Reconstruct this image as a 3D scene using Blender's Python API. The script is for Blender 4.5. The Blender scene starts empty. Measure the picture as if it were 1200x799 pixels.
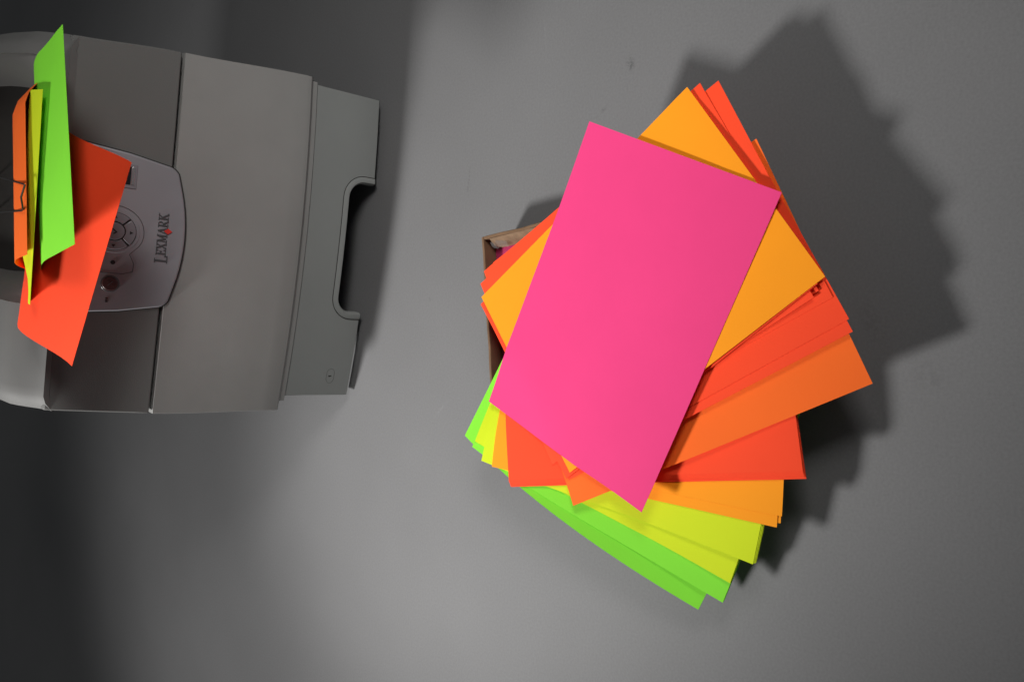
import bpy, bmesh, math, random
import numpy as np
from mathutils import Vector, Matrix
random.seed(7)
sc = bpy.context.scene
C = sc.collection
R = math.radians

# ------------------------------------------------------------------ camera
# normal "landscape" camera, 47.5 degrees down, turned a quarter turn on its axis
CAM_H, F_PX, PITCH, ROLL = 0.72, 1010.0, R(47.5), R(1.2)
cd = bpy.data.cameras.new('camera'); cam = bpy.data.objects.new('camera', cd); C.objects.link(cam)
cd.sensor_width = 36.0; cd.sensor_fit = 'HORIZONTAL'; cd.lens = 36.0*F_PX/1200.0
cd.clip_start = 0.02; cd.clip_end = 100
fw = Vector((0, math.cos(PITCH), -math.sin(PITCH)))
up = Vector((0, math.sin(PITCH), math.cos(PITCH)))
ri = Vector((1, 0, 0))
ir = -up*math.cos(ROLL) + ri*math.sin(ROLL)
iu = up*math.sin(ROLL) + ri*math.cos(ROLL)
m3 = Matrix((ir, iu, -fw)).transposed()
cam.matrix_world = Matrix.Translation((0, 0, CAM_H)) @ m3.to_4x4()
sc.camera = cam

# ------------------------------------------------------------------ studio light
w = bpy.data.worlds.new('World'); sc.world = w; w.use_nodes = True
w.node_tree.nodes['Background'].inputs[0].default_value = (0.95, 0.98, 1.0, 1)
w.node_tree.nodes['Background'].inputs[1].default_value = 0.075

def aim(o, p, t):
    o.location = p
    o.rotation_euler = (Vector(t)-Vector(p)).to_track_quat('-Z', 'Y').to_euler()
# hard reflector behind on the left: a hot core, plus a weaker wide spot added to lift the dim floor
KEY = (-1.00, 1.46, 1.30)
kd = bpy.data.lights.new('key_spot', 'SPOT'); key = bpy.data.objects.new('key_spot', kd); C.objects.link(key)
kd.energy = 132; kd.shadow_soft_size = 0.13; kd.spot_size = R(39); kd.spot_blend = 1.0; kd.color = (1.0, 0.985, 0.965)
aim(key, KEY, (0.01, 0.65, 0.0))
sd = bpy.data.lights.new('added_spill', 'SPOT'); spl = bpy.data.objects.new('added_spill', sd); C.objects.link(spl)
sd.energy = 44; sd.shadow_soft_size = 0.13; sd.spot_size = R(74); sd.spot_blend = 1.0; sd.color = (1.0, 0.985, 0.965)
aim(spl, KEY, (-0.16, 1.02, 0.0))
rd = bpy.data.lights.new('front_softbox', 'AREA'); rear = bpy.data.objects.new('front_softbox', rd); C.objects.link(rear)
rd.shape = 'RECTANGLE'; rd.size = 0.45; rd.size_y = 0.35; rd.energy = 1.75; rd.color = (1.0, 0.98, 0.95); rd.spread = R(70)
aim(rear, (0.85, -0.10, 1.05), (0.12, 0.85, 0.0))

sc.view_settings.view_transform = 'Standard'; sc.view_settings.look = 'None'
sc.view_settings.exposure = 0.0; sc.view_settings.gamma = 1.0

# ------------------------------------------------------------------ materials
def mat(name, col, rough=0.5, metal=0.0, spec=0.5, var=0.0, vscale=8.0, bump=0.0, bscale=400.0, coat=0.0, smudge=0.0):
    m = bpy.data.materials.new(name); m.use_nodes = True
    nt = m.node_tree; b = nt.nodes['Principled BSDF']
    b.inputs['Roughness'].default_value = rough; b.inputs['Metallic'].default_value = metal
    b.inputs['Specular IOR Level'].default_value = spec
    b.inputs['Coat Weight'].default_value = coat
    b.inputs['Base Color'].default_value = (*col, 1)
    tc = nt.nodes.new('ShaderNodeTexCoord')
    if var > 0:
        n = nt.nodes.new('ShaderNodeTexNoise'); n.inputs['Scale'].default_value = vscale
        n.inputs['Detail'].default_value = 6; n.inputs['Roughness'].default_value = 0.6
        nt.links.new(tc.outputs['Object'], n.inputs['Vector'])
        mr = nt.nodes.new('ShaderNodeMapRange'); mr.inputs['From Min'].default_value = .25; mr.inputs['From Max'].default_value = .75
        mr.inputs['To Min'].default_value = 1-var; mr.inputs['To Max'].default_value = 1+var
        nt.links.new(n.outputs['Fac'], mr.inputs['Value'])
        mx = nt.nodes.new('ShaderNodeVectorMath'); mx.operation = 'SCALE'; mx.inputs[0].default_value = col
        nt.links.new(mr.outputs[0], mx.inputs['Scale']); nt.links.new(mx.outputs[0], b.inputs['Base Color'])
        if smudge > 0:
            r2 = nt.nodes.new('ShaderNodeMapRange'); r2.inputs['From Min'].default_value = .3; r2.inputs['From Max'].default_value = .7
            r2.inputs['To Min'].default_value = rough-smudge; r2.inputs['To Max'].default_value = rough+smudge
            nt.links.new(n.outputs['Fac'], r2.inputs['Value']); nt.links.new(r2.outputs[0], b.inputs['Roughness'])
    if bump > 0:
        n2 = nt.nodes.new('ShaderNodeTexNoise'); n2.inputs['Scale'].default_value = bscale; n2.inputs['Detail'].default_value = 3
        nt.links.new(tc.outputs['Object'], n2.inputs['Vector'])
        bp = nt.nodes.new('ShaderNodeBump'); bp.inputs['Strength'].default_value = bump; bp.inputs['Distance'].default_value = 0.0006
        nt.links.new(n2.outputs['Fac'], bp.inputs['Height']); nt.links.new(bp.outputs[0], b.inputs['Normal'])
    return m

def paper(name, col): return mat(name, col, rough=0.8, spec=0.25, var=0.04, vscale=9, bump=0.16, bscale=600)
PINK = paper('pink paper', (0.84, 0.052, 0.222))
AMBER = paper('amber paper', (1.0, 0.335, 0.008))
RED = paper('red orange paper', (1.0, 0.072, 0.020))
ORANGE = paper('orange paper', (1.0, 0.155, 0.016))
YELLOW = paper('yellow green paper', (0.62, 0.76, 0.012))
GREEN = paper('green paper', (0.235, 0.78, 0.040))
MAGENTA = paper('magenta paper', (0.42, 0.030, 0.11))
PLAST = mat('grey plastic', (0.285, 0.283, 0.275), rough=0.5, spec=0.4, var=0.085, vscale=6, bump=0.22, bscale=900, smudge=.06)
PLAST2 = mat('tray grey plastic', (0.275, 0.285, 0.278), rough=0.46, spec=0.4, var=0.04, vscale=9, bump=0.2, bscale=900, smudge=.06)
PLAST_SHADED = mat('shaded grey plastic', (0.145, 0.144, 0.140), rough=0.6, spec=0.25, var=0.05, vscale=9, bump=0.25, bscale=900, smudge=.06)  # same plastic as the door, darkened to hold the weaker light up top
GAP = mat('dark plastic', (0.03, 0.028, 0.026), rough=0.6, spec=0.3, var=.1)
BIN = mat('bounce tinted bin plastic', (0.21, 0.165, 0.14), rough=0.55, spec=0.3, var=.08, bump=.2, bscale=700)  # brown tint stands for orange light bounced off the sheets
SILVER = mat('silver paint', (0.31, 0.305, 0.33), rough=0.42, metal=0.35, spec=0.5, var=0.04, vscale=10, bump=.1, bscale=1500)
SILVER2 = mat('silver button', (0.27, 0.26, 0.285), rough=0.38, metal=0.4, var=.03)
CHROME = mat('bright trim', (0.62, 0.62, 0.64), rough=0.25, metal=0.9)
INK = mat('black print', (0.012, 0.012, 0.012), rough=0.5)
LCD = mat('display glass', (0.01, 0.012, 0.014), rough=0.12, spec=0.6)
MAROON = mat('maroon button', (0.075, 0.022, 0.022), rough=0.35, coat=.3)
LOGORED = mat('logo red', (0.62, 0.03, 0.02), rough=0.4)
LOGO = mat('logo metal', (0.16, 0.155, 0.16), rough=0.3, metal=0.7)
WIRE = mat('black wire', (0.008, 0.008, 0.008), rough=0.4)
CARD = mat('brown cardboard', (0.175, 0.105, 0.06), rough=0.85, spec=0.2, var=0.18, vscale=45, bump=0.5, bscale=180)
CARDEDGE = mat('cut cardboard edge', (0.24, 0.16, 0.10), rough=0.9, spec=0.15, var=0.25, vscale=120, bump=0.6, bscale=300)
TAPE = mat('clear tape', (0.32, 0.31, 0.30), rough=0.18, spec=0.7, var=.2, vscale=60)
TAPE.node_tree.nodes['Principled BSDF'].inputs['Alpha'].default_value = 0.14

def floor_mat():
    m = mat('grey backdrop', (0.2, 0.2, 0.2), rough=0.62, spec=0.35, bump=0.18, bscale=1400)
    nt = m.node_tree; b = nt.nodes['Principled BSDF']
    tc = [n for n in nt.nodes if n.type == 'TEX_COORD'][0]
    def noise(scale, detail=5, dist=0.0, vec=None):
        n = nt.nodes.new('ShaderNodeTexNoise'); n.inputs['Scale'].default_value = scale
        n.inputs['Detail'].default_value = detail; n.inputs['Distortion'].default_value = dist
        nt.links.new(vec or tc.outputs['Object'], n.inputs['Vector']); return n
    def mrange(src, a, b_, c, d):
        r = nt.nodes.new('ShaderNodeMapRange'); r.inputs[1].default_value = a; r.inputs[2].default_value = b_
        r.inputs[3].default_value = c; r.inputs[4].default_value = d; nt.links.new(src, r.inputs[0]); return r.outputs[0]
    def mul(a, c):
        n = nt.nodes.new('ShaderNodeMath'); n.operation = 'MULTIPLY'
        for i, s in enumerate((a, c)):
            if isinstance(s, (int, float)): n.inputs[i].default_value = s
            else: nt.links.new(s, n.inputs[i])
        return n.outputs[0]
    cloud = mrange(noise(5, 8).outputs[0], .25, .75, .94, 1.06)
    grain = mrange(noise(420, 3).outputs[0], .2, .8, .90, 1.10)
    val = mul(cloud, grain)
    # scuffs: (x, y, sx, sy, rotation, strength) dirty or rubbed marks on the sheet
    for (x, y, sx, sy, rot, amt) in ((0.283, 0.505, .010, .007, .3, -.45), (0.24, .54, .003, .012, .6, -.2), (0.19, .735, .022, .0022, -.15, -.28),
                                     (-.105, .665, .035, .0030, -.5, .22), (-.085, .775, .020, .0025, -.8, .18), (.34, .62, .030, .002, 0.1, .12),
                                     (.05, .80, .004, .003, 0, -.3), (-.25, .55, .04, .003, .5, .05), (.02, .26, .03, .01, .5, -.12), (-.02, .215, .02, .014, 1.1, -.12)):
        mp = nt.nodes.new('ShaderNodeMapping'); mp.vector_type = 'TEXTURE'
        mp.inputs['Location'].default_value = (x, y, 0); mp.inputs['Rotation'].default_value = (0, 0, rot); mp.inputs['Scale'].default_value = (sx, sy, 1)
        nt.links.new(tc.outputs['Object'], mp.inputs['Vector'])
        ln = nt.nodes.new('ShaderNodeVectorMath'); ln.operation = 'LENGTH'; nt.links.new(mp.outputs[0], ln.inputs[0])
        fall = mrange(ln.outputs['Value'], 0.2, 1.0, 1.0, 0.0)
        nz = mrange(noise(220, 4, 1.0).outputs[0], .42, .62, 0, 1)
        f = mul(mul(fall, nz), amt)
        a = nt.nodes.new('ShaderNodeMath'); a.operation = 'ADD'; a.inputs[0].default_value = 1.0; nt.links.new(f, a.inputs[1])
        val = mul(val, a.outputs[0])
    mx = nt.nodes.new('ShaderNodeVectorMath'); mx.operation = 'SCALE'; mx.inputs[0].default_value = (0.168, 0.168, 0.171)
    nt.links.new(val, mx.inputs['Scale']); nt.links.new(mx.outputs[0], b.inputs['Base Color'])
    return m

# ------------------------------------------------------------------ helpers
def obj(name, verts, faces, m, parent=None, smooth=False, bevel=0.0, seg=2):
    me = bpy.data.meshes.new(name); me.from_pydata([tuple(v) for v in verts], [], faces); me.update()
    bm = bmesh.new(); bm.from_mesh(me); bmesh.ops.remove_doubles(bm, verts=bm.verts, dist=1e-6)
    bmesh.ops.recalc_face_normals(bm, faces=bm.faces); bm.to_mesh(me); bm.free()
    me.materials.append(m)
    if smooth:
        for p in me.polygons: p.use_smooth = True
    o = bpy.data.objects.new(name, me); C.objects.link(o)
    if parent: o.parent = parent
    if bevel > 0:
        b = o.modifiers.new('bevel', 'BEVEL'); b.width = bevel; b.segments = seg; b.limit_method = 'ANGLE'; b.angle_limit = R(40)
        b.harden_normals = False
    if smooth or bevel > 0:
        try:
            for p in me.polygons: p.use_smooth = True
            me.set_sharp_from_angle(angle=R(38))
        except Exception: pass
    return o
def tag(o, label, cat, group=None):
    o['label'] = label; o['category'] = cat
    if group: o['group'] = group
    return o
def box(x0, x1, y0, y1, z0, z1):
    v = [(x, y, z) for z in (z0, z1) for y in (y0, y1) for x in (x0, x1)]
    f = [(0, 2, 3, 1), (4, 5, 7, 6), (0, 1, 5, 4), (2, 6, 7, 3), (0, 4, 6, 2), (1, 3, 7, 5)]
    return v, f
def join(*parts):
    V, Fc = [], []
    for v, f in parts:
        o = len(V); V += list(v); Fc += [tuple(i+o for i in q) for q in f]
    return V, Fc
def tube(pts, r, n=8, closed=False):
    pts = [Vector(p) for p in pts]; V, Fc = [], []
    N = len(pts); prev = None
    for i, p in enumerate(pts):
        a = pts[(i-1) % N] if (closed or i > 0) else p
        b = pts[(i+1) % N] if (closed or i < N-1) else p
        t = (b-a).normalized()
        ref = prev if prev is not None else (Vector((0, 0, 1)) if abs(t.z) < .9 else Vector((1, 0, 0)))
        s = (ref - t*ref.dot(t)).normalized(); q = t.cross(s); prev = s
        for k in range(n):
            an = 2*math.pi*k/n; V.append(p + (s*math.cos(an)+q*math.sin(an))*r)
    for i in range(N if closed else N-1):
        for k in range(n):
            j = (i+1) % N
            Fc.append((i*n+k, i*n+(k+1) % n, j*n+(k+1) % n, j*n+k))
    if not closed:
        Fc.append(tuple(range(n))[::-1]); Fc.append(tuple((N-1)*n+k for k in range(n)))
    return V, Fc
def solid_grid(top, bot):
    """two equal grids (rows x cols of points) closed into a solid"""
    nr, nc = len(top), len(top[0]); V = [p for r in top for p in r] + [p for r in bot for p in r]; n = nr*nc; Fc = []
    ix = lambda i, j: i*nc+j
    for i in range(nr-1):
        for j in range(nc-1):
            q = (ix(i, j), ix(i, j+1), ix(i+1, j+1), ix(i+1, j)); Fc.append(q); Fc.append(tuple(n+k for k in q[::-1]))
    for j in range(nc-1):
        for i in (0, nr-1):
            a, b = ix(i, j), ix(i, j+1); Fc.append((a, b, n+b, n+a))
    for i in range(nr-1):
        for j in (0, nc-1):
            a, b = ix(i, j), ix(i+1, j); Fc.append((a, b, n+b, n+a))
    return V, Fc
def lerp(a, b, t): return a+(b-a)*t
def sstep(x, a, b):
    t = min(1, max(0, (x-a)/(b-a))); return t*t*(3-2*t)

# ------------------------------------------------------------------ the floor
g = 6.0; n = 2
fl = obj('floor', [(-g, -g+1, 0), (g, -g+1, 0), (g, g+1, 0), (-g, g+1, 0)], [(0, 1, 2, 3)], floor_mat())
fl['kind'] = 'structure'

# ------------------------------------------------------------------ the printer
# local axes: x = right along the front, y = back, z = up; origin at the front left foot
pr = bpy.data.objects.new('laser_printer', None); C.objects.link(pr)
pr.location = (-0.077, 0.9555, 0); pr.rotation_euler = (0, 0, math.atan2(-0.1539, 0.9881))
tag(pr, 'grey desktop laser printer with silver control panel and coloured sheets in its output bin', 'printer')
WT = 0.392
def bow(u, w):
    k = max(0, min(1, (.31-w)/.19)); t = (u-.186)/.21
    return -.013*k*max(0, 1-t*t)
def uL(w): return lerp(-.017, -.024, sstep(w, .11, .26))
def uR(w): return lerp(.3985, .393, sstep(w, .11, .26)) - .006*sstep(w, .26, .37)
def shell(prof, ulf, urf, thick, nc=28, ups=1):
    P = []
    for a, b in zip(prof[:-1], prof[1:]):
        for k in range(ups): P.append((lerp(a[0], b[0], k/ups), lerp(a[1], b[1], k/ups)))
    P.append(prof[-1])
    T, B = [], []
    for (v, ww) in P:
        a, b = ulf(ww), urf(ww)
        rt = [lerp(a, b, j/nc) for j in range(nc+1)]
        T.append([(u, v+bow(u, ww), ww) for u in rt]); B.append([(u, v+bow(u, ww)+thick, ww) for u in rt])
    return solid_grid(T, B)

# inner chassis, seen only through the joints
prof_in = [(.012, .02), (.012, .104), (.014, .12), (.052, .262), (.088, .355)]
T = []
V, Fc = [], []
sect = [(.016, .108), (.016, .125), (.056, .262), (.092, .352), (.43, .352), (.43, .108)]
for u in (-.010, .384):
    for (v, ww) in sect: V.append((u, v, ww))
k = len(sect); Fc = [tuple(range(k)), tuple(range(2*k-1, k-1, -1))] + [(i, (i+1) % k, k+(i+1) % k, k+i) for i in range(k)]
obj('chassis', V, Fc, GAP, pr)
obj('chassis', *box(.003, .389, .05, .43, .012, .1075), GAP, pr)
for a_ in (.012, .345):
    for b_ in (.07, .38): obj('foot', *box(a_, a_+.035, b_, b_+.035, 0, .0125), GAP, pr)

# side panels and back: the outer case behind the front covers
def case_side(u0, u1, name):
    s2 = [(.030, .108), (.030, .125), (.066, .262), (.104, .36), (.13, .376), (.44, .376), (.44, .108)]
    V = [(u0, v, ww) for v, ww in s2] + [(u1, v, ww) for v, ww in s2]; k = len(s2)
    F_ = [tuple(range(k)), tuple(range(2*k-1, k-1, -1))] + [(i, (i+1) % k, k+(i+1) % k, k+i) for i in range(k)]
    return obj(name, V, F_, PLAST_SHADED, pr, bevel=.003)
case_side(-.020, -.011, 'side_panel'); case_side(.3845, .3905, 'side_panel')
obj('back_panel', *box(-.011, .3845, .4305, .442, .004, .376), PLAST_SHADED, pr, bevel=.002)

# paper tray with the finger notch cut in its lower edge
NU0, NU1, NH = .112, .283, .046
def notch(u):
    r = .021
    if u <= NU0 or u >= NU1: return .010
    d = min(u-NU0, NU1-u)
    if d >= r: return NH
    return NH - r + math.sqrt(max(0, r*r-(r-d)**2)) if d > 0 else .010
us = sorted(set([0, WT] + [WT*i/40 for i in range(41)] + [NU0-.0003, NU0+.0002, NU1+.0003, NU1-.0002] +
                [NU0+.021*(1-math.cos(a*math.pi/16)) for a in range(1, 9)] + [NU1-.021*(1-math.cos(a*math.pi/16)) for a in range(1, 9)]))
T, B = [], []
for kk in range(9):
    t = kk/8; rowT, rowB = [], []
    for u in us:
        zb = notch(u); z = lerp(zb, .1005, t); v = .0085*sstep(z, .0, .11)
        rowT.append((u, v+bow(u, z), z)); rowB.append((u, v+bow(u, z)+.013, z))
    T.append(rowT); B.append(rowB)
tray = obj('paper_tray', *solid_grid(T, B), PLAST2, pr, bevel=.0012)
# rolled lip round the notch
def notch_path(off):
    r = .021+off; P = [(NU0-off, .010)]
    P.append((NU0-off, NH-.021))
    for a in range(1, 9):
        an = math.pi*a/16; P.append((NU0+.021-r*math.cos(an), NH-.021+r*math.sin(an)))
    for a in range(8, 0, -1):
        an = math.pi*a/16; P.append((NU1-.021+r*math.cos(an), NH-.021+r*math.sin(an)))
    P += [(NU1+off, NH-.021), (NU1+off, .010)]
    return P
def dens(P, n=4):
    Q = []
    for a, b in zip(P[:-1], P[1:]):
        mm = n if abs(a[0]-b[0]) < .05 else 16
        for k in range(mm): Q.append((lerp(a[0], b[0], k/mm), lerp(a[1], b[1], k/mm)))
    return Q+[P[-1]]
pin, pout = dens(notch_path(-.0015)), dens(notch_path(.008))
fr = lambda P, dv: [(u, .0085*sstep(z, 0, .11)+bow(u, z)+dv, z) for u, z in P]
lipT = [fr(pin, .002), fr([(lerp(a[0], b[0], .25), lerp(a[1], b[1], .25)) for a, b in zip(pin, pout)], -.0013),
        fr([(lerp(a[0], b[0], .8), lerp(a[1], b[1], .8)) for a, b in zip(pin, pout)], -.0013), fr(pout, -.0002)]
lipB = [fr(pin, .012), fr([(lerp(a[0], b[0], .3), lerp(a[1], b[1], .3)) for a, b in zip(pin, pout)], .0122),
        fr([(lerp(a[0], b[0], .8), lerp(a[1], b[1], .8)) for a, b in zip(pin, pout)], .0124), fr(pout, .0126)]
obj('handle_lip', *solid_grid(lipT, lipB), PLAST2, tray, smooth=True)
gr = fr(pout, -.0004)
obj('handle_groove', *tube(gr, .00045, 6), GAP, tray)
# tray number: oval outline and the figure
oc = (.0265, .040)
pts = []
for a in range(28):
    an = 2*math.pi*a/28; su = .0062*math.cos(an); sw = .0062*math.sin(an) + (.003 if math.sin(an) > 0 else -.003)
    u, z = oc[0]+sw*1.05, oc[1]+su*.9
    pts.append((u, .0085*sstep(z, 0, .11)+bow(u, z)-.0001, z))
obj('number_ring', *tube(pts, .00022, 5, True), PLAST_SHADED, tray)
def on_tray(u, z, d): return (u, .0085*sstep(z, 0, .11)+bow(u, z)-d, z)
def plate(poly, f, d0, d1):
    n = len(poly); V = [f(u, z, d1) for u, z in poly]+[f(u, z, d0) for u, z in poly]
    return V, [tuple(range(n)), tuple(range(2*n-1, n-1, -1))]+[(i, (i+1) % n, n+(i+1) % n, n+i) for i in range(n)]
one = [(-.0006, -.0013), (.0006, -.0013), (.0006, .0026), (-.0001, .0026), (-.0015, .0015), (-.0012, .0009), (-.0006, .0013)]
obj('tray_number', *plate([(oc[0]+a, oc[1]+b*1.1) for a, b in one], on_tray, 0, .0004), INK, tray)

# front door
obj('front_door', *shell([(.010, .1095), (.004, .1105), (.0005, .1145), (.0005, .120), (.012, .165), (.026, .211), (.0405, .2555)],
                        uL, uR, .012, nc=32, ups=3), PLAST, pr, bevel=.0016)
# door's lower return, the darker bevel that rolls in under it
obj('door_return', *shell([(.0062, .1022), (.0062, .1098)], lambda ww: -.006, lambda ww: .3945, .012, nc=32), PLAST, pr)

# upper front cover, between the door and the top deck
cov = obj('upper_front_cover', *shell([(.0415, .2590), (.052, .288), (.064, .322), (.0765, .356), (.0795, .362)], uL, uR, .010, nc=32, ups=2), PLAST_SHADED, pr, bevel=.0016)

# top deck round the output bin
def deck_z(v):   # crown of the top
    return .3635 + .030*sstep(v, .072, .125) + .012*sstep(v, .11, .20) - .006*sstep(v, .25, .44)
vs = [.0765, .079, .083, .088, .094, .101, .110, .12, .135, .15, .17, .2, .25, .3, .36, .40, .43, .443]
def edge_round(u, a, b, side):    # falls away toward the outer side
    d = (u-a) if side == 'L' else (b-u)
    return -.010*max(0, 1-d/.018)**2
def deck(ua, ub, side, name, nc=14):
    T, B = [], []
    for v in vs:
        r = []; rb = []
        o = .006*sstep(v, .11, .40)
        for j in range(nc+1):
            a = ua + (o if side == 'L' else 0); b = ub - (o if side == 'R' else 0)
            u = lerp(a, b, j/nc)
            z = deck_z(v)+edge_round(u, a, b, side)
            r.append((u, v, z)); rb.append((u, v, min(.36, z-.006)))
        T.append(r); B.append(rb)
    return obj(name, *solid_grid(T, B), PLAST_SHADED, pr, smooth=True)
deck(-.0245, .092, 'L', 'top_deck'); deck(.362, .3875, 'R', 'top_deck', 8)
# bin: sloping side walls, floor and back wall
def patch(rows, thick, name, m, dirn=(0, 0, -1), **kw):
    B = [[tuple(p[i]+dirn[i]*thick for i in range(3)) for p in r] for r in rows]
    return obj(name, *solid_grid(rows, B), m, pr, smooth=True, **kw)
vb = [.0985, .105, .12, .15, .2, .25, .3, .36]
floor_z = lambda v: .3655 - .052*sstep(v, .085, .33)
patch([[(lerp(.3635, .331, t), v, lerp(deck_z(v)-.0015, floor_z(v)+.004, t**1.3)) for t in (0, .06, .15, .3, .5, .7, .85, 1)] for v in vb], .004, 'bin_side', PLAST_SHADED)
patch([[(lerp(.0905, .122, t), v, lerp(deck_z(v)-.0015, floor_z(v)+.004, t**1.3)) for t in (0, .06, .15, .3, .5, .7, .85, 1)] for v in vb], .004, 'bin_side', PLAST_SHADED)
patch([[(lerp(.118, .335, t), v, floor_z(v)+.0042-.0002*t) for t in (0, .25, .5, .75, 1)] for v in vb], .003, 'bin_floor', BIN)
obj('bin_back', *box(.0925, .3615, .352, .441, .30, .3935), BIN, pr, bevel=.003)
obj('bin_slot', *box(.135, .318, .3495, .3525, .322, .352), GAP, pr)
T = [[(lerp(.085, .370, j/6), v, deck_z(v)-.0002) for j in range(7)] for v in (.0767, .079, .083, .088, .093, .0965)]
T.append([(p[0], .0985, .366) for p in T[-1]])
obj('bin_lip', *solid_grid(T, [[(p[0], p[1], .345) for p in r] for r in T]), PLAST_SHADED, pr, smooth=True)
# wire paper bail
bp = [(.2275, .3525, .345), (.2272, .24, .378), (.226, .10, .4150), (.2225, .006, .4222), (.222, .0, .4230), (.2095, -.003, .4265),
      (.198, .0, .4230), (.1965, .006, .4222), (.1895, .10, .4130), (.186, .24, .376), (.183, .3525, .343)]
obj('paper_bail', *tube(bp, .0009, 8), WIRE, pr, smooth=True)

# control panel: a silver plate following the slope of the upper cover
DV, DW = .040, .105; DL = math.hypot(DV, DW); dv, dw = DV/DL, DW/DL
def on_panel(u, q, d):      # q = height; d = proud of the slope line
    v = .0400 + (q-.2585)*DV/DW; return (u, v-dw*d, q+dv*d)
UC = .1835
out = []
def arc(cu, cq, r, a0, a1, n=8): return [(cu+r*math.cos(R(lerp(a0, a1, i/n))), cq+r*math.sin(R(lerp(a0, a1, i/n)))) for i in range(n+1)]
out += [(UC+.0955, .358), (UC+.0885, .300)]
out += arc(UC+.0655, .2655, .0155, -5, -62, 7)
for i in range(1, 12):
    t = i/12; x = lerp(.066, -.066, t); out.append((UC+x, .2405+.0098*(x/.066)**2))
out += arc(UC-.0655, .2655, .0155, 242, 185, 7)
out += [(UC-.0885, .300), (UC-.0955, .358)]
cp = obj('control_panel', *plate(out, on_panel, .001, .0072), SILVER, pr, bevel=.0016, seg=3)
rim = [(UC+(u-UC)*1.012, .300+(q-.300)*1.02 if q < .3 else q) for u, q in out]
obj('panel_gasket', *plate(rim, on_panel, .0005, .0050), GAP, cp)
PD = .0072
def disc(cu, cq, r, n=32): return [(cu+r*math.cos(2*math.pi*i/n), cq+r*math.sin(2*math.pi*i/n)) for i in range(n)]
NC = (.1845, .3095)
obj('button_well', *plate(disc(*NC, .0245, 40), on_panel, PD-.001, PD+.0006), SILVER, cp, bevel=.0004)
# four arrow keys: ring sectors parted by grooves, tick key in the middle
def sector(r0, r1, a0, a1, n=10):
    return [(NC[0]+r1*math.cos(R(lerp(a0, a1, i/n))), NC[1]+r1*math.sin(R(lerp(a0, a1, i/n)))) for i in range(n+1)] + \
           [(NC[0]+r0*math.cos(R(lerp(a1, a0, i/n))), NC[1]+r0*math.sin(R(lerp(a1, a0, i/n)))) for i in range(n+1)]
obj('key_well', *plate(disc(*NC, .0212, 40), on_panel, PD, PD+.0008), GAP, cp)
for k in range(4):
    kb = obj('arrow_key', *plate(sector(.0108, .0206, 45+90*k+3, 135+90*k-3), on_panel, PD, PD+.0026), SILVER2, cp, bevel=.0006)
    an = R(90+90*k); cu, cq = NC[0]+.0158*math.cos(an), NC[1]+.0158*math.sin(an)
    tri = [(cu+.0022*math.cos(an+2*math.pi*i/3), cq+.0022*math.sin(an+2*math.pi*i/3)) for i in range(3)]
    obj('arrow_mark', *plate(tri, on_panel, PD+.0024, PD+.0030), INK, kb)
tk = obj('tick_key', *plate(disc(*NC, .0098), on_panel, PD, PD+.0030), SILVER2, cp, bevel=.0007)
tick = [(-.0035, .0005), (-.0024, .0013), (-.0008, -.0012), (.0030, .0032), (.0038, .0024), (-.0008, -.0030)]
obj('tick_mark', *plate([(NC[0]+a, NC[1]+b) for a, b in tick], on_panel, PD+.0028, PD+.0034), INK, tk)
# engraved outline round the key group
path = [(.233, .333), (.227, .322)] + [(NC[0]+.0285*math.cos(R(a)), NC[1]+.0285*math.sin(R(a))) for a in range(0, -125, -12)] + [(.160, .2935), (.150, .2885), (.141, .289), (.1375, .298), (.1365, .340)]
obj('key_outline', *tube([on_panel(u, q, PD) for u, q in path], .00045, 6), LOGO, cp)
obj('status_light', *plate(disc(.1495, .3085, .0024, 16), on_panel, PD, PD+.0006), INK, cp)
obj('button_surround', *plate(disc(.1255, .3095, .0094), on_panel, PD, PD+.0008), LOGO, cp, bevel=.0003)
sb = obj('stop_button', *plate(disc(.1255, .3095, .0078), on_panel, PD, PD+.0024), MAROON, cp, bevel=.0006)
for s in (1, -1):
    d = .0028; q = .0005
    obj('cross_stroke', *plate([(.1255+a, .3095+b) for a, b in ((-d, -s*d-q), (-d+q, -s*d), (d, s*d+q), (d-q, s*d))][::1], on_panel, PD+.0022, PD+.0028+.00005*s), LOGO, sb)
for i, (a, b) in enumerate(((-.0024, -.0012), (-.0008, .0004), (.0012, .0028))):
    obj('button_caption', *plate([(.1065+p, .3115+q) for p, q in ((a, -.0012), (b, -.0012), (b, .0012), (a, .0012))], on_panel, PD, PD+.0003), INK, cp)
# display window
dm = obj('display_frame', *plate([(.2600, .2925), (.2600, .356), (.2335, .356), (.2335, .2925)], on_panel, PD, PD+.0010), SILVER2, cp, bevel=.0004)
obj('display_screen', *plate([(.2575, .2985), (.2575, .354), (.2375, .354), (.2375, .2985)], on_panel, PD+.0006, PD+.0014), LCD, dm)
obj('display_trim', *plate([(.2575, .2945), (.2575, .2980), (.2375, .2980), (.2375, .2945)], on_panel, PD+.0008, PD+.0019), CHROME, dm, bevel=.0004)
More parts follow.
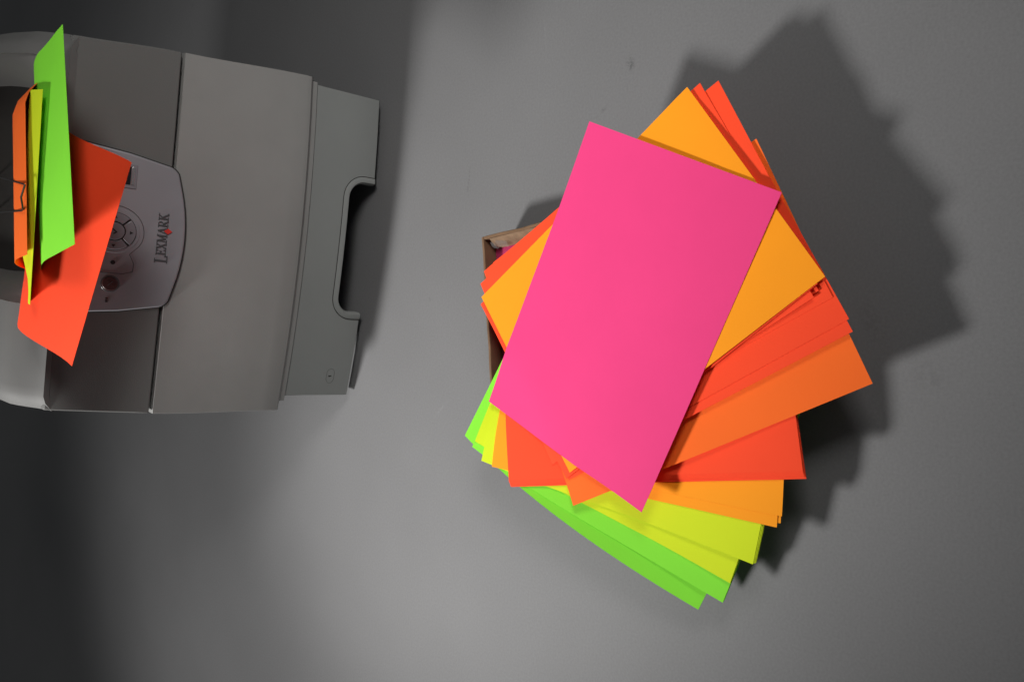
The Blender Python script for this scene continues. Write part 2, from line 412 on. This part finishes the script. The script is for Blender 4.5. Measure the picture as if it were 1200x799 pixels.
# raised lettering  L E X M A R K  in serif capitals, the A carried by a red diamond
def bar(x0, y0, x1, y1, t):
    dx, dy = x1-x0, y1-y0; l = math.hypot(dx, dy); nx, ny = -dy/l*t/2, dx/l*t/2
    return [(x0-nx, y0-ny), (x1-nx, y1-ny), (x1+nx, y1+ny), (x0+nx, y0+ny)]
TH, TN, SR = .18, .085, .07
def glyph(ch):
    th, tn = TH, TN
    if ch == 'L': return [bar(.2, 0, .2, 1, th), bar(0, .03, .7, .03, tn), bar(0, .97, .42, .97, tn), bar(.67, 0, .67, .26, tn)], .76
    if ch == 'E': return [bar(.2, 0, .2, 1, th), bar(0, .03, .68, .03, tn), bar(0, .97, .64, .97, tn), bar(.2, .52, .5, .52, tn), bar(.66, 0, .66, .24, tn), bar(.62, .76, .62, 1, tn), bar(.5, .4, .5, .64, tn)], .76
    if ch == 'X': return [bar(.12, 1, .70, 0, th), bar(.68, 1, .12, 0, tn), bar(-.02, .97, .34, .97, tn), bar(.5, .97, .84, .97, tn), bar(-.02, .03, .3, .03, tn), bar(.5, .03, .86, .03, tn)], .88
    if ch == 'M': return [bar(.14, 0, .18, 1, tn), bar(.84, 0, .84, 1, th), bar(.18, 1, .5, .1, th), bar(.82, 1, .5, .1, tn), bar(-.02, .03, .32, .03, tn), bar(.66, .03, 1.02, .03, tn), bar(0, .97, .2, .97, tn), bar(.8, .97, 1.02, .97, tn)], 1.05
    if ch == 'A': return [bar(.40, 1, .10, 0, tn), bar(.40, 1, .74, 0, th), bar(-.04, .03, .24, .03, tn), bar(.56, .03, .92, .03, tn)], .90
    if ch == 'R': return [bar(.2, 0, .2, 1, th), bar(0, .03, .42, .03, tn), bar(0, .97, .5, .97, tn), bar(.5, .97, .64, .85, tn), bar(.64, .88, .64, .62, th*.8), bar(.64, .64, .48, .5, tn), bar(.2, .5, .5, .5, tn), bar(.4, .5, .76, 0, th*.9), bar(.64, .03, .9, .03, tn)], .88
    if ch == 'K': return [bar(.2, 0, .2, 1, th), bar(0, .03, .42, .03, tn), bar(0, .97, .42, .97, tn), bar(.2, .42, .7, 1, tn), bar(.38, .56, .78, 0, th), bar(.54, .97, .86, .97, tn), bar(.6, .03, .92, .03, tn)], .9
LU, LQ, LH = .1545, .2583, .0098
x = 0; adv = []
for i, ch in enumerate('LEXMARK'):
    s = 1.32 if i == 0 else 1.0
    bars, wd = glyph(ch); adv.append((ch, s, x, bars)); x += wd*s*.98
tot = x; su = .0565/tot
for ch, s, x0, bars in adv:
    parts = []
    for bi, b in enumerate(bars):
        poly = [(LU+(x0+px*s)*su, LQ+(py*s*LH - (.0022 if s > 1 else 0))) for px, py in b]
        parts.append(plate(poly, on_panel, PD-.0002, PD+.0009+.00004*bi))
    obj('logo_letter', *join(*parts), LOGO, cp)
    if ch == 'A':
        cu = LU+(x0+.42)*su; cq = LQ-.0005
        obj('logo_diamond', *plate([(cu-.0033, cq), (cu, cq-.0042), (cu+.0033, cq), (cu, cq+.0042)], on_panel, PD, PD+.0014), LOGORED, cp)

# ------------------------------------------------------------------ cardboard box with its paper
bx = bpy.data.objects.new('cardboard_box', None); C.objects.link(bx)
BA = R(6.5); BW, BD, BH, BT = .224, .306, .045, .0035
bx.location = (.1134, .6676, 0); bx.rotation_euler = (0, 0, BA)
tag(bx, 'open brown cardboard box under the fanned coloured paper', 'box')
def crumple(v, f, amp, name, m, parent, bev=.0006, sub=10, axis=0):
    bm = bmesh.new(); vv = [bm.verts.new(p) for p in v]
    for q in f: bm.faces.new([vv[i] for i in q])
    long = [e for e in bm.edges if abs((e.verts[0].co-e.verts[1].co)[axis]) > .05]
    bmesh.ops.subdivide_edges(bm, edges=long, cuts=sub, use_grid_fill=True)
    rnd = random.Random(3)
    ks = {}
    for q in bm.verts:
        key_ = round(q.co[axis], 4)
        if key_ not in ks: ks[key_] = (rnd.uniform(-1, 1), rnd.uniform(-1, 1))
        a, b = ks[key_]
        if q.co.z > BH*.5:
            q.co.z += a*amp*.7; q.co[1-axis] += b*amp
    V = [q.co.copy() for q in bm.verts]; bm.verts.index_update(); Fc = [tuple(x.index for x in fa.verts) for fa in bm.faces]; bm.free()
    return obj(name, V, Fc, m, parent, bevel=bev, seg=1)
crumple(*box(-BW, 0, -BT, 0, .004, BH), .0006, 'box_wall', CARD, bx, axis=0)
crumple(*box(-BW, 0, -BD, -BD+BT, .004, BH), .0006, 'box_wall', CARD, bx, axis=0)
crumple(*box(-BT, 0, -BD+BT+.0002, -BT-.0002, .004, BH+.0004), .0008, 'box_wall', CARD, bx, axis=1)
crumple(*box(-BW, -BW+BT, -BD+BT+.0002, -BT-.0002, .004, BH+.0004), .0006, 'box_wall', CARD, bx, axis=1)
obj('box_bottom', *box(-BW+.0002, -.0002, -BD+.0002, -.0002, 0, .0038), CARD, bx)
# flap folded down inside the right wall, and a torn strip of clear tape in the corner
V = []; T = []; B = []
rn = random.Random(11)
for j in range(13):
    y = -.012-.10*j/12; a = rn.uniform(-.0007, .0007)
    T.append([(-BT-.0004, y, BH-.0002+a), (-BT-.0040, y, BH-.004+a), (-BT-.0062, y+.002, BH-.010+a*2), (-BT-.0078, y+.003, BH-.016+a)])
    B.append([(p[0]-.0012, p[1], p[2]-.0012) for p in T[-1]])
obj('box_flap', *solid_grid(T, B), CARDEDGE, bx, smooth=True)
T = []; B = []
for j in range(9):
    y = -.010-.022*j/8; a = rn.uniform(-.0012, .0012)
    T.append([(-BT-.0045+a, y, BH-.0035+a), (-BT-.0075, y+a, BH-.0055-a), (-BT-.0105+a, y, BH-.0090)])
    B.append([(p[0], p[1], p[2]-.0003) for p in T[-1]])
obj('torn_tape', *solid_grid(T, B), TAPE, bx)

# sheets still lying inside the box: an almost full block with an orange sheet on its edge and magenta on top
def bpt(x, y): # box local to world
    return (bx.location.x+x*math.cos(BA)-y*math.sin(BA), bx.location.y+x*math.sin(BA)+y*math.cos(BA))
def flat_stack(name, x0, x1, y0, y1, z0, z1, m, label, rot=0.0, group=None):
    cx, cy = bpt((x0+x1)/2, (y0+y1)/2)
    hx, hy = (x1-x0)/2, (y1-y0)/2
    o = obj(name, *box(-hx, hx, -hy, hy, 0, z1-z0), m)
    o.location = (cx, cy, z0); o.rotation_euler = (0, 0, BA+rot)
    return tag(o, label, 'paper', group)
LOWB = mat('white paper block', (.62, .60, .56), rough=.85, var=.12, vscale=60)
flat_stack('paper_ream', -.2165, -.0075, -.302, -.0050, .0039, .0270, LOWB, 'block of stacked paper filling the open cardboard box')
flat_stack('paper_sheet', -.2168, -.0068, -.3018, -.0047, .0271, .0277, ORANGE, 'orange sheet lying in the box, its edge showing round the magenta sheet')
flat_stack('paper_sheet', -.2185, -.0082, -.3022, -.0052, .0278, .0283, MAGENTA, 'magenta sheet lying inside the cardboard box below its rim', R(.15))

# ------------------------------------------------------------------ the fanned pile of A4 sheets on the box
SW, SL = .210, .297
X0, Y0, RES, NG = -.32, .16, .0015, 420
hm = np.full((NG, NG), -1.0)
gx = X0+RES*np.arange(NG); gy = Y0+RES*np.arange(NG); GX, GY = np.meshgrid(gx, gy, indexing='ij')
# the box carries the pile
lx = (GX-bx.location.x)*math.cos(BA)+(GY-bx.location.y)*math.sin(BA); ly = -(GX-bx.location.x)*math.sin(BA)+(GY-bx.location.y)*math.cos(BA)
hm[(lx < 0) & (lx > -BW) & (ly < 0) & (ly > -BD)] = BH+.0006
PTH = .00028
def pile_sheet(p, m, label, group=None, landscape=True, bow23=0.0, gap=.0004, lift=(0, 0, 0, 0), soft=0.0, ext=0.0, name='paper_sheet'):
    """p = x, y, z, yaw, three corner-lift terms; drapes over everything already in the pile"""
    global hm
    x, y, z, a, t0, t1, t2 = p
    wd, ht = (SL, SW) if landscape else (SW, SL)
    nx, ny = (24, 18) if landscape else (18, 24)
    if ext:
        ht += ext; x += math.cos(a)*ext/2; y += math.sin(a)*ext/2
    sx = np.linspace(-1, 1, nx+1); sy = np.linspace(-1, 1, ny+1)
    SX, SY = np.meshgrid(sx, sy, indexing='ij')
    ix = SX*wd/2; iy = SY*ht/2
    Z = z + t0*SX - t1*SY - t2*SX*SY
    l0, l1, l2, l3 = lift
    Z = Z + .25*((1-SX)*(1+SY)*l0 + (1+SX)*(1+SY)*l1 + (1+SX)*(1-SY)*l2 + (1-SX)*(1-SY)*l3)
    Z = Z + bow23*(1-SX**2)*np.clip((-.50-SY)/.50, 0, 1)
    Z = Z + soft*(np.sin(SX*2.1+x*50)*np.cos(SY*1.7+y*40))
    c, s = math.cos(a), math.sin(a)
    WX = x + (s*ix + c*iy); WY = y - (c*ix - s*iy)
    # heightmap cells inside this sheet
    u1 = GX-x; u2 = -(GY-y)
    gix = c*u2 + s*u1; giy = -s*u2 + c*u1
    fx = (gix/wd+.5)*nx; fy = (giy/ht+.5)*ny
    inside = (fx >= 0) & (fx <= nx) & (fy >= 0) & (fy <= ny)
    I = np.clip(fx.astype(int), 0, nx-1)[inside]; J = np.clip(fy.astype(int), 0, ny-1)[inside]
    U = fx[inside]-I; W_ = fy[inside]-J; H = hm[inside]+gap
    Zf = Z.copy()
    for it in range(12):
        zi = Z[I, J]*(1-U)*(1-W_)+Z[I+1, J]*U*(1-W_)+Z[I, J+1]*(1-U)*W_+Z[I+1, J+1]*U*W_
        d = H-zi
        bad = d > 1e-5
        if not bad.any(): break
        D = np.zeros_like(Z)
        for a_, b_, wt in ((0, 0, (1-U)*(1-W_)), (1, 0, U*(1-W_)), (0, 1, (1-U)*W_), (1, 1, U*W_)):
            np.maximum.at(D, (I[bad]+a_, J[bad]+b_), d[bad]*np.clip(wt[bad]*1.6, .15, 1))
        Z = Z+D
    # paper is stiff: spread the lift smoothly into the parts that hang free
    D = Z-Zf
    for it in range(7):
        Q = np.pad(D, 1, mode='edge')
        D = np.maximum(D, (Q[:-2, 1:-1]+Q[2:, 1:-1]+Q[1:-1, :-2]+Q[1:-1, 2:])/4)
    Z = Zf+D
    zi = Z[I, J]*(1-U)*(1-W_)+Z[I+1, J]*U*(1-W_)+Z[I, J+1]*(1-U)*W_+Z[I+1, J+1]*U*W_
    hm[inside] = np.maximum(hm[inside], zi)
    T = [[(WX[i, j]-x, WY[i, j]-y, Z[i, j]-z+PTH) for j in range(ny+1)] for i in range(nx+1)]
    B = [[(WX[i, j]-x, WY[i, j]-y, Z[i, j]-z) for j in range(ny+1)] for i in range(nx+1)]
    o = obj(name, *solid_grid(T, B), m)
    for pl in o.data.polygons: pl.use_smooth = True
    o.data.set_sharp_from_angle(angle=R(35))
    o.location = (x, y, z)
    return tag(o, label, 'paper', group)
FIT = dict(
 pink=[0.0297, 0.4628, 0.0762, -0.421, 0.0023, 0.0035, 0.0017],
 amberTop=[0.0498, 0.4519, 0.0745, 0.6405, -0.0042, 0.0013, -0.0006],
 redF=[0.0434, 0.4582, 0.0706, 0.6455, -0.0002, -0.0003, 0.0004],
 redG=[0.0493, 0.4615, 0.0684, 0.5573, 0.0, 0.0, -0.0],
 redA=[0.0585, 0.4584, 0.0662, 0.5355, -0.0001, -0.0, 0.0001],
 redB=[0.0603, 0.4474, 0.0641, 0.4964, 0.0006, -0.0018, -0.0017],
 redD=[0.0329, 0.4325, 0.0643, 0.5036, -0.0001, 0.0046, -0.007],
 orange=[0.0041, 0.418, 0.0617, 0.447, -0.002, 0.0029, -0.0078],
 redE=[-0.0225, 0.4529, 0.0579, 0.1396, -0.0071, 0.0002, -0.0037],
 amberB=[-0.0342, 0.4572, 0.0557, -0.0642, -0.007, 0.0009, -0.0033],
 yelA=[-0.051, 0.4618, 0.0533, -0.1959, -0.0043, 0.0021, -0.0035],
 yelB=[-0.0564, 0.4656, 0.0513, -0.3378, -0.006, 0.0024, -0.0058],
 greenA=[-0.0713, 0.4676, 0.0492, -0.3867, -0.0079, 0.0031, -0.0077],
 greenB=[-0.0765, 0.4806, 0.0473, -0.4751, -0.0103, 0.0036, -0.0091])
rv = random.Random(5)
def jit(p, dx=0, dy=0, da=0, dz=0):
    q = list(p); q[0] += dx; q[1] += dy; q[3] += da; q[2] += dz; return q
def sub(name, m, label, n, spread=(0, 0), da=0.0, group=None, own=None, **kw):
    """n sheets squared up almost exactly, the fitted one on top; spread shifts the lower ones"""
    for i in range(n-1, -1, -1):
        q = jit(FIT[name], spread[0]*i+rv.uniform(-.0003, .0003)*(i > 0), spread[1]*i+rv.uniform(-.0003, .0003)*(i > 0), da*i+rv.uniform(-.0015, .0015)*(i > 0), -.00055*i)
        if i == 0 and own: pile_sheet(q, m, own, **kw)
        else: pile_sheet(q, m, label, group, **kw)
sub('greenB', GREEN, 'bright green sheet at the bottom of the fanned pile', 2, (-.0004, .0006), .001, 'lowest green sheets of the pile', bow23=.020)
sub('greenA', GREEN, 'green sheet directly under the yellow green sheets of the pile', 3, (.0009, -.0006), -.003, 'green sheets under the yellow ones', bow23=.007)
sub('yelB', YELLOW, 'yellow green sheet lying directly on the green sheets of the pile', 2, (.0006, -.0008), -.004, 'yellow green sheets on the green ones')
sub('yelA', YELLOW, 'yellow green sheet in the squared batch directly under the lower amber sheets', 4, (.0010, -.0013), -.0035, 'batch of yellow green sheets')
pile_sheet(jit(FIT['amberB'], .002, -.0015, .012, -.001), AMBER, 'amber sheet between yellow green batch and two further amber sheets of the pile', None)
pile_sheet(FIT['amberB'], AMBER, 'amber sheet whose corner overhangs the yellow green batch farthest', None)
pile_sheet(jit(FIT['amberB'], .0085, -.0035, .010, .001), AMBER, 'amber sheet directly under the squared batch of red orange sheets', None)
for i in range(7, -1, -1):
    q = jit(FIT['redE'], .0010*(7-i)+rv.uniform(-.0003, .0003), .0001*(7-i)+rv.uniform(-.0004, .0004), rv.uniform(-.0012, .0012), -.0005*i)
    pile_sheet(q, RED, 'red orange sheet in the squared batch under the deep orange sheets', 'batch of red orange sheets')
pile_sheet(jit(FIT['orange'], .0012, .0012, .003, -.0008), ORANGE, ext=.006, label='deep orange sheet of a pair between two lots of red orange sheets', group='deep orange sheets of the pile')
pile_sheet(FIT['orange'], ORANGE, ext=.008, label='deep orange sheet of a pair between two lots of red orange sheets', group='deep orange sheets of the pile')
pile_sheet(FIT['redD'], RED, ext=.009, label='red orange sheet lying directly on the deep orange pair')
pile_sheet(jit(FIT['redD'], .007, .003, .014, .0008), RED, 'second red orange sheet above the deep orange pair', None, ext=.013)
pile_sheet(FIT['redB'], RED, 'third red orange sheet above the deep orange pair', None)
pile_sheet(FIT['redA'], RED, 'third red orange sheet below the big amber sheet, its corner furthest over the box', None)
pile_sheet(FIT['redG'], RED, 'second red orange sheet below the big amber sheet', None)
pile_sheet(FIT['redF'], RED, 'red orange sheet directly below the big amber sheet', None)
pile_sheet(FIT['amberTop'], AMBER, 'large amber sheet directly under the pink sheet on top', None, soft=.0006)
pile_sheet(FIT['pink'], PINK, 'hot pink sheet lying on top of the fanned pile', None, landscape=False, gap=.0006, lift=(.003, -.001, -.005, .001), soft=.0018)

# ------------------------------------------------------------------ sheets standing out of the output bin
PM = Matrix.Translation(pr.location) @ Matrix.Rotation(pr.rotation_euler.z, 4, 'Z')
def bin_sheet(FL, FR, zf, m, label, ns=26, nt=18):
    """FL, FR: front corners (u, v) in the printer's frame; zf(s, t): height at s metres behind the front edge, t 0..1 from left to right"""
    FL, FR = Vector(FL), Vector(FR); e = FR-FL; e = e.normalized()*.210
    mid = (FL+FR)/2; FL = mid-e/2
    bk = Vector((-e.y, e.x)).normalized()
    rows = []
    acc = None
    S = [.297*i/ns for i in range(ns+1)]
    back = [0.0]*(nt+1); prev = None
    for i, s in enumerate(S):
        row = []
        for j in range(nt+1):
            t = j/nt; z = zf(s, t)
            if prev is not None:
                dz = z-prev[j][2]; ds = .297/ns
                back[j] += math.sqrt(max(ds*ds-dz*dz, (ds*.35)**2))
            p = FL+e*t+bk*back[j]
            row.append((p.x, p.y, z))
        rows.append(row); prev = row
    T = [[PM @ Vector((x, y, z+PTH)) for x, y, z in r] for r in rows]
    B = [[PM @ Vector((x, y, z)) for x, y, z in r] for r in rows]
    c = (PM @ Vector((mid.x, mid.y, zf(0, .5))))
    o = obj('paper_sheet', *solid_grid([[p-c for p in r] for r in T], [[p-c for p in r] for r in B]), m)
    for pl in o.data.polygons: pl.use_smooth = True
    o.data.set_sharp_from_angle(angle=R(35))
    o.location = c
    return tag(o, label, 'paper')
def fall(s, a, b, top, bot): return lerp(top, bot, sstep(s, a, b))
def z_red(s, t):
    front = lerp(.385, .364, t) + .020*sstep(s, 0, .10)
    a_ = lerp(.095, .17, t)
    return front - .062*sstep(s, a_, a_+.14)
bin_sheet((.052, -.052), (.256, -.098), z_red, RED, 'red orange sheet hanging out of the printer over the control panel')
def z_green(s, t):
    return .4095 + .003*t*(1-sstep(s, 0, .06)) - .056*sstep(s, .065, .25)
bin_sheet((.1735, -.100), (.376, -.036), z_green, GREEN, 'bright green sheet sticking far out of the printer above the red orange sheet')
def dip(v): return -.088*sstep(v, .018, .20)
def z_yel(s, t):
    return .4160 - .004*(1-t) + dip(s-.007) - .014*(1-sstep(t, 0, .28))*sstep(s, .0, .05)*(1-sstep(s, .1, .2))
bin_sheet((.105, -.006), (.315, -.008), z_yel, YELLOW, 'yellow green sheet in the printer bin between the green and orange sheets')
def z_or(s, t):
    return .4200 + dip(s-.004) + .004*sstep(s, .02, .1) - .034*sstep(t, .72, 1.0)*(1-.8*sstep(s, .08, .2))
bin_sheet((.156, -.012), (.358, .040), z_or, ORANGE, 'orange sheet on top in the printer bin, held by the wire bail')
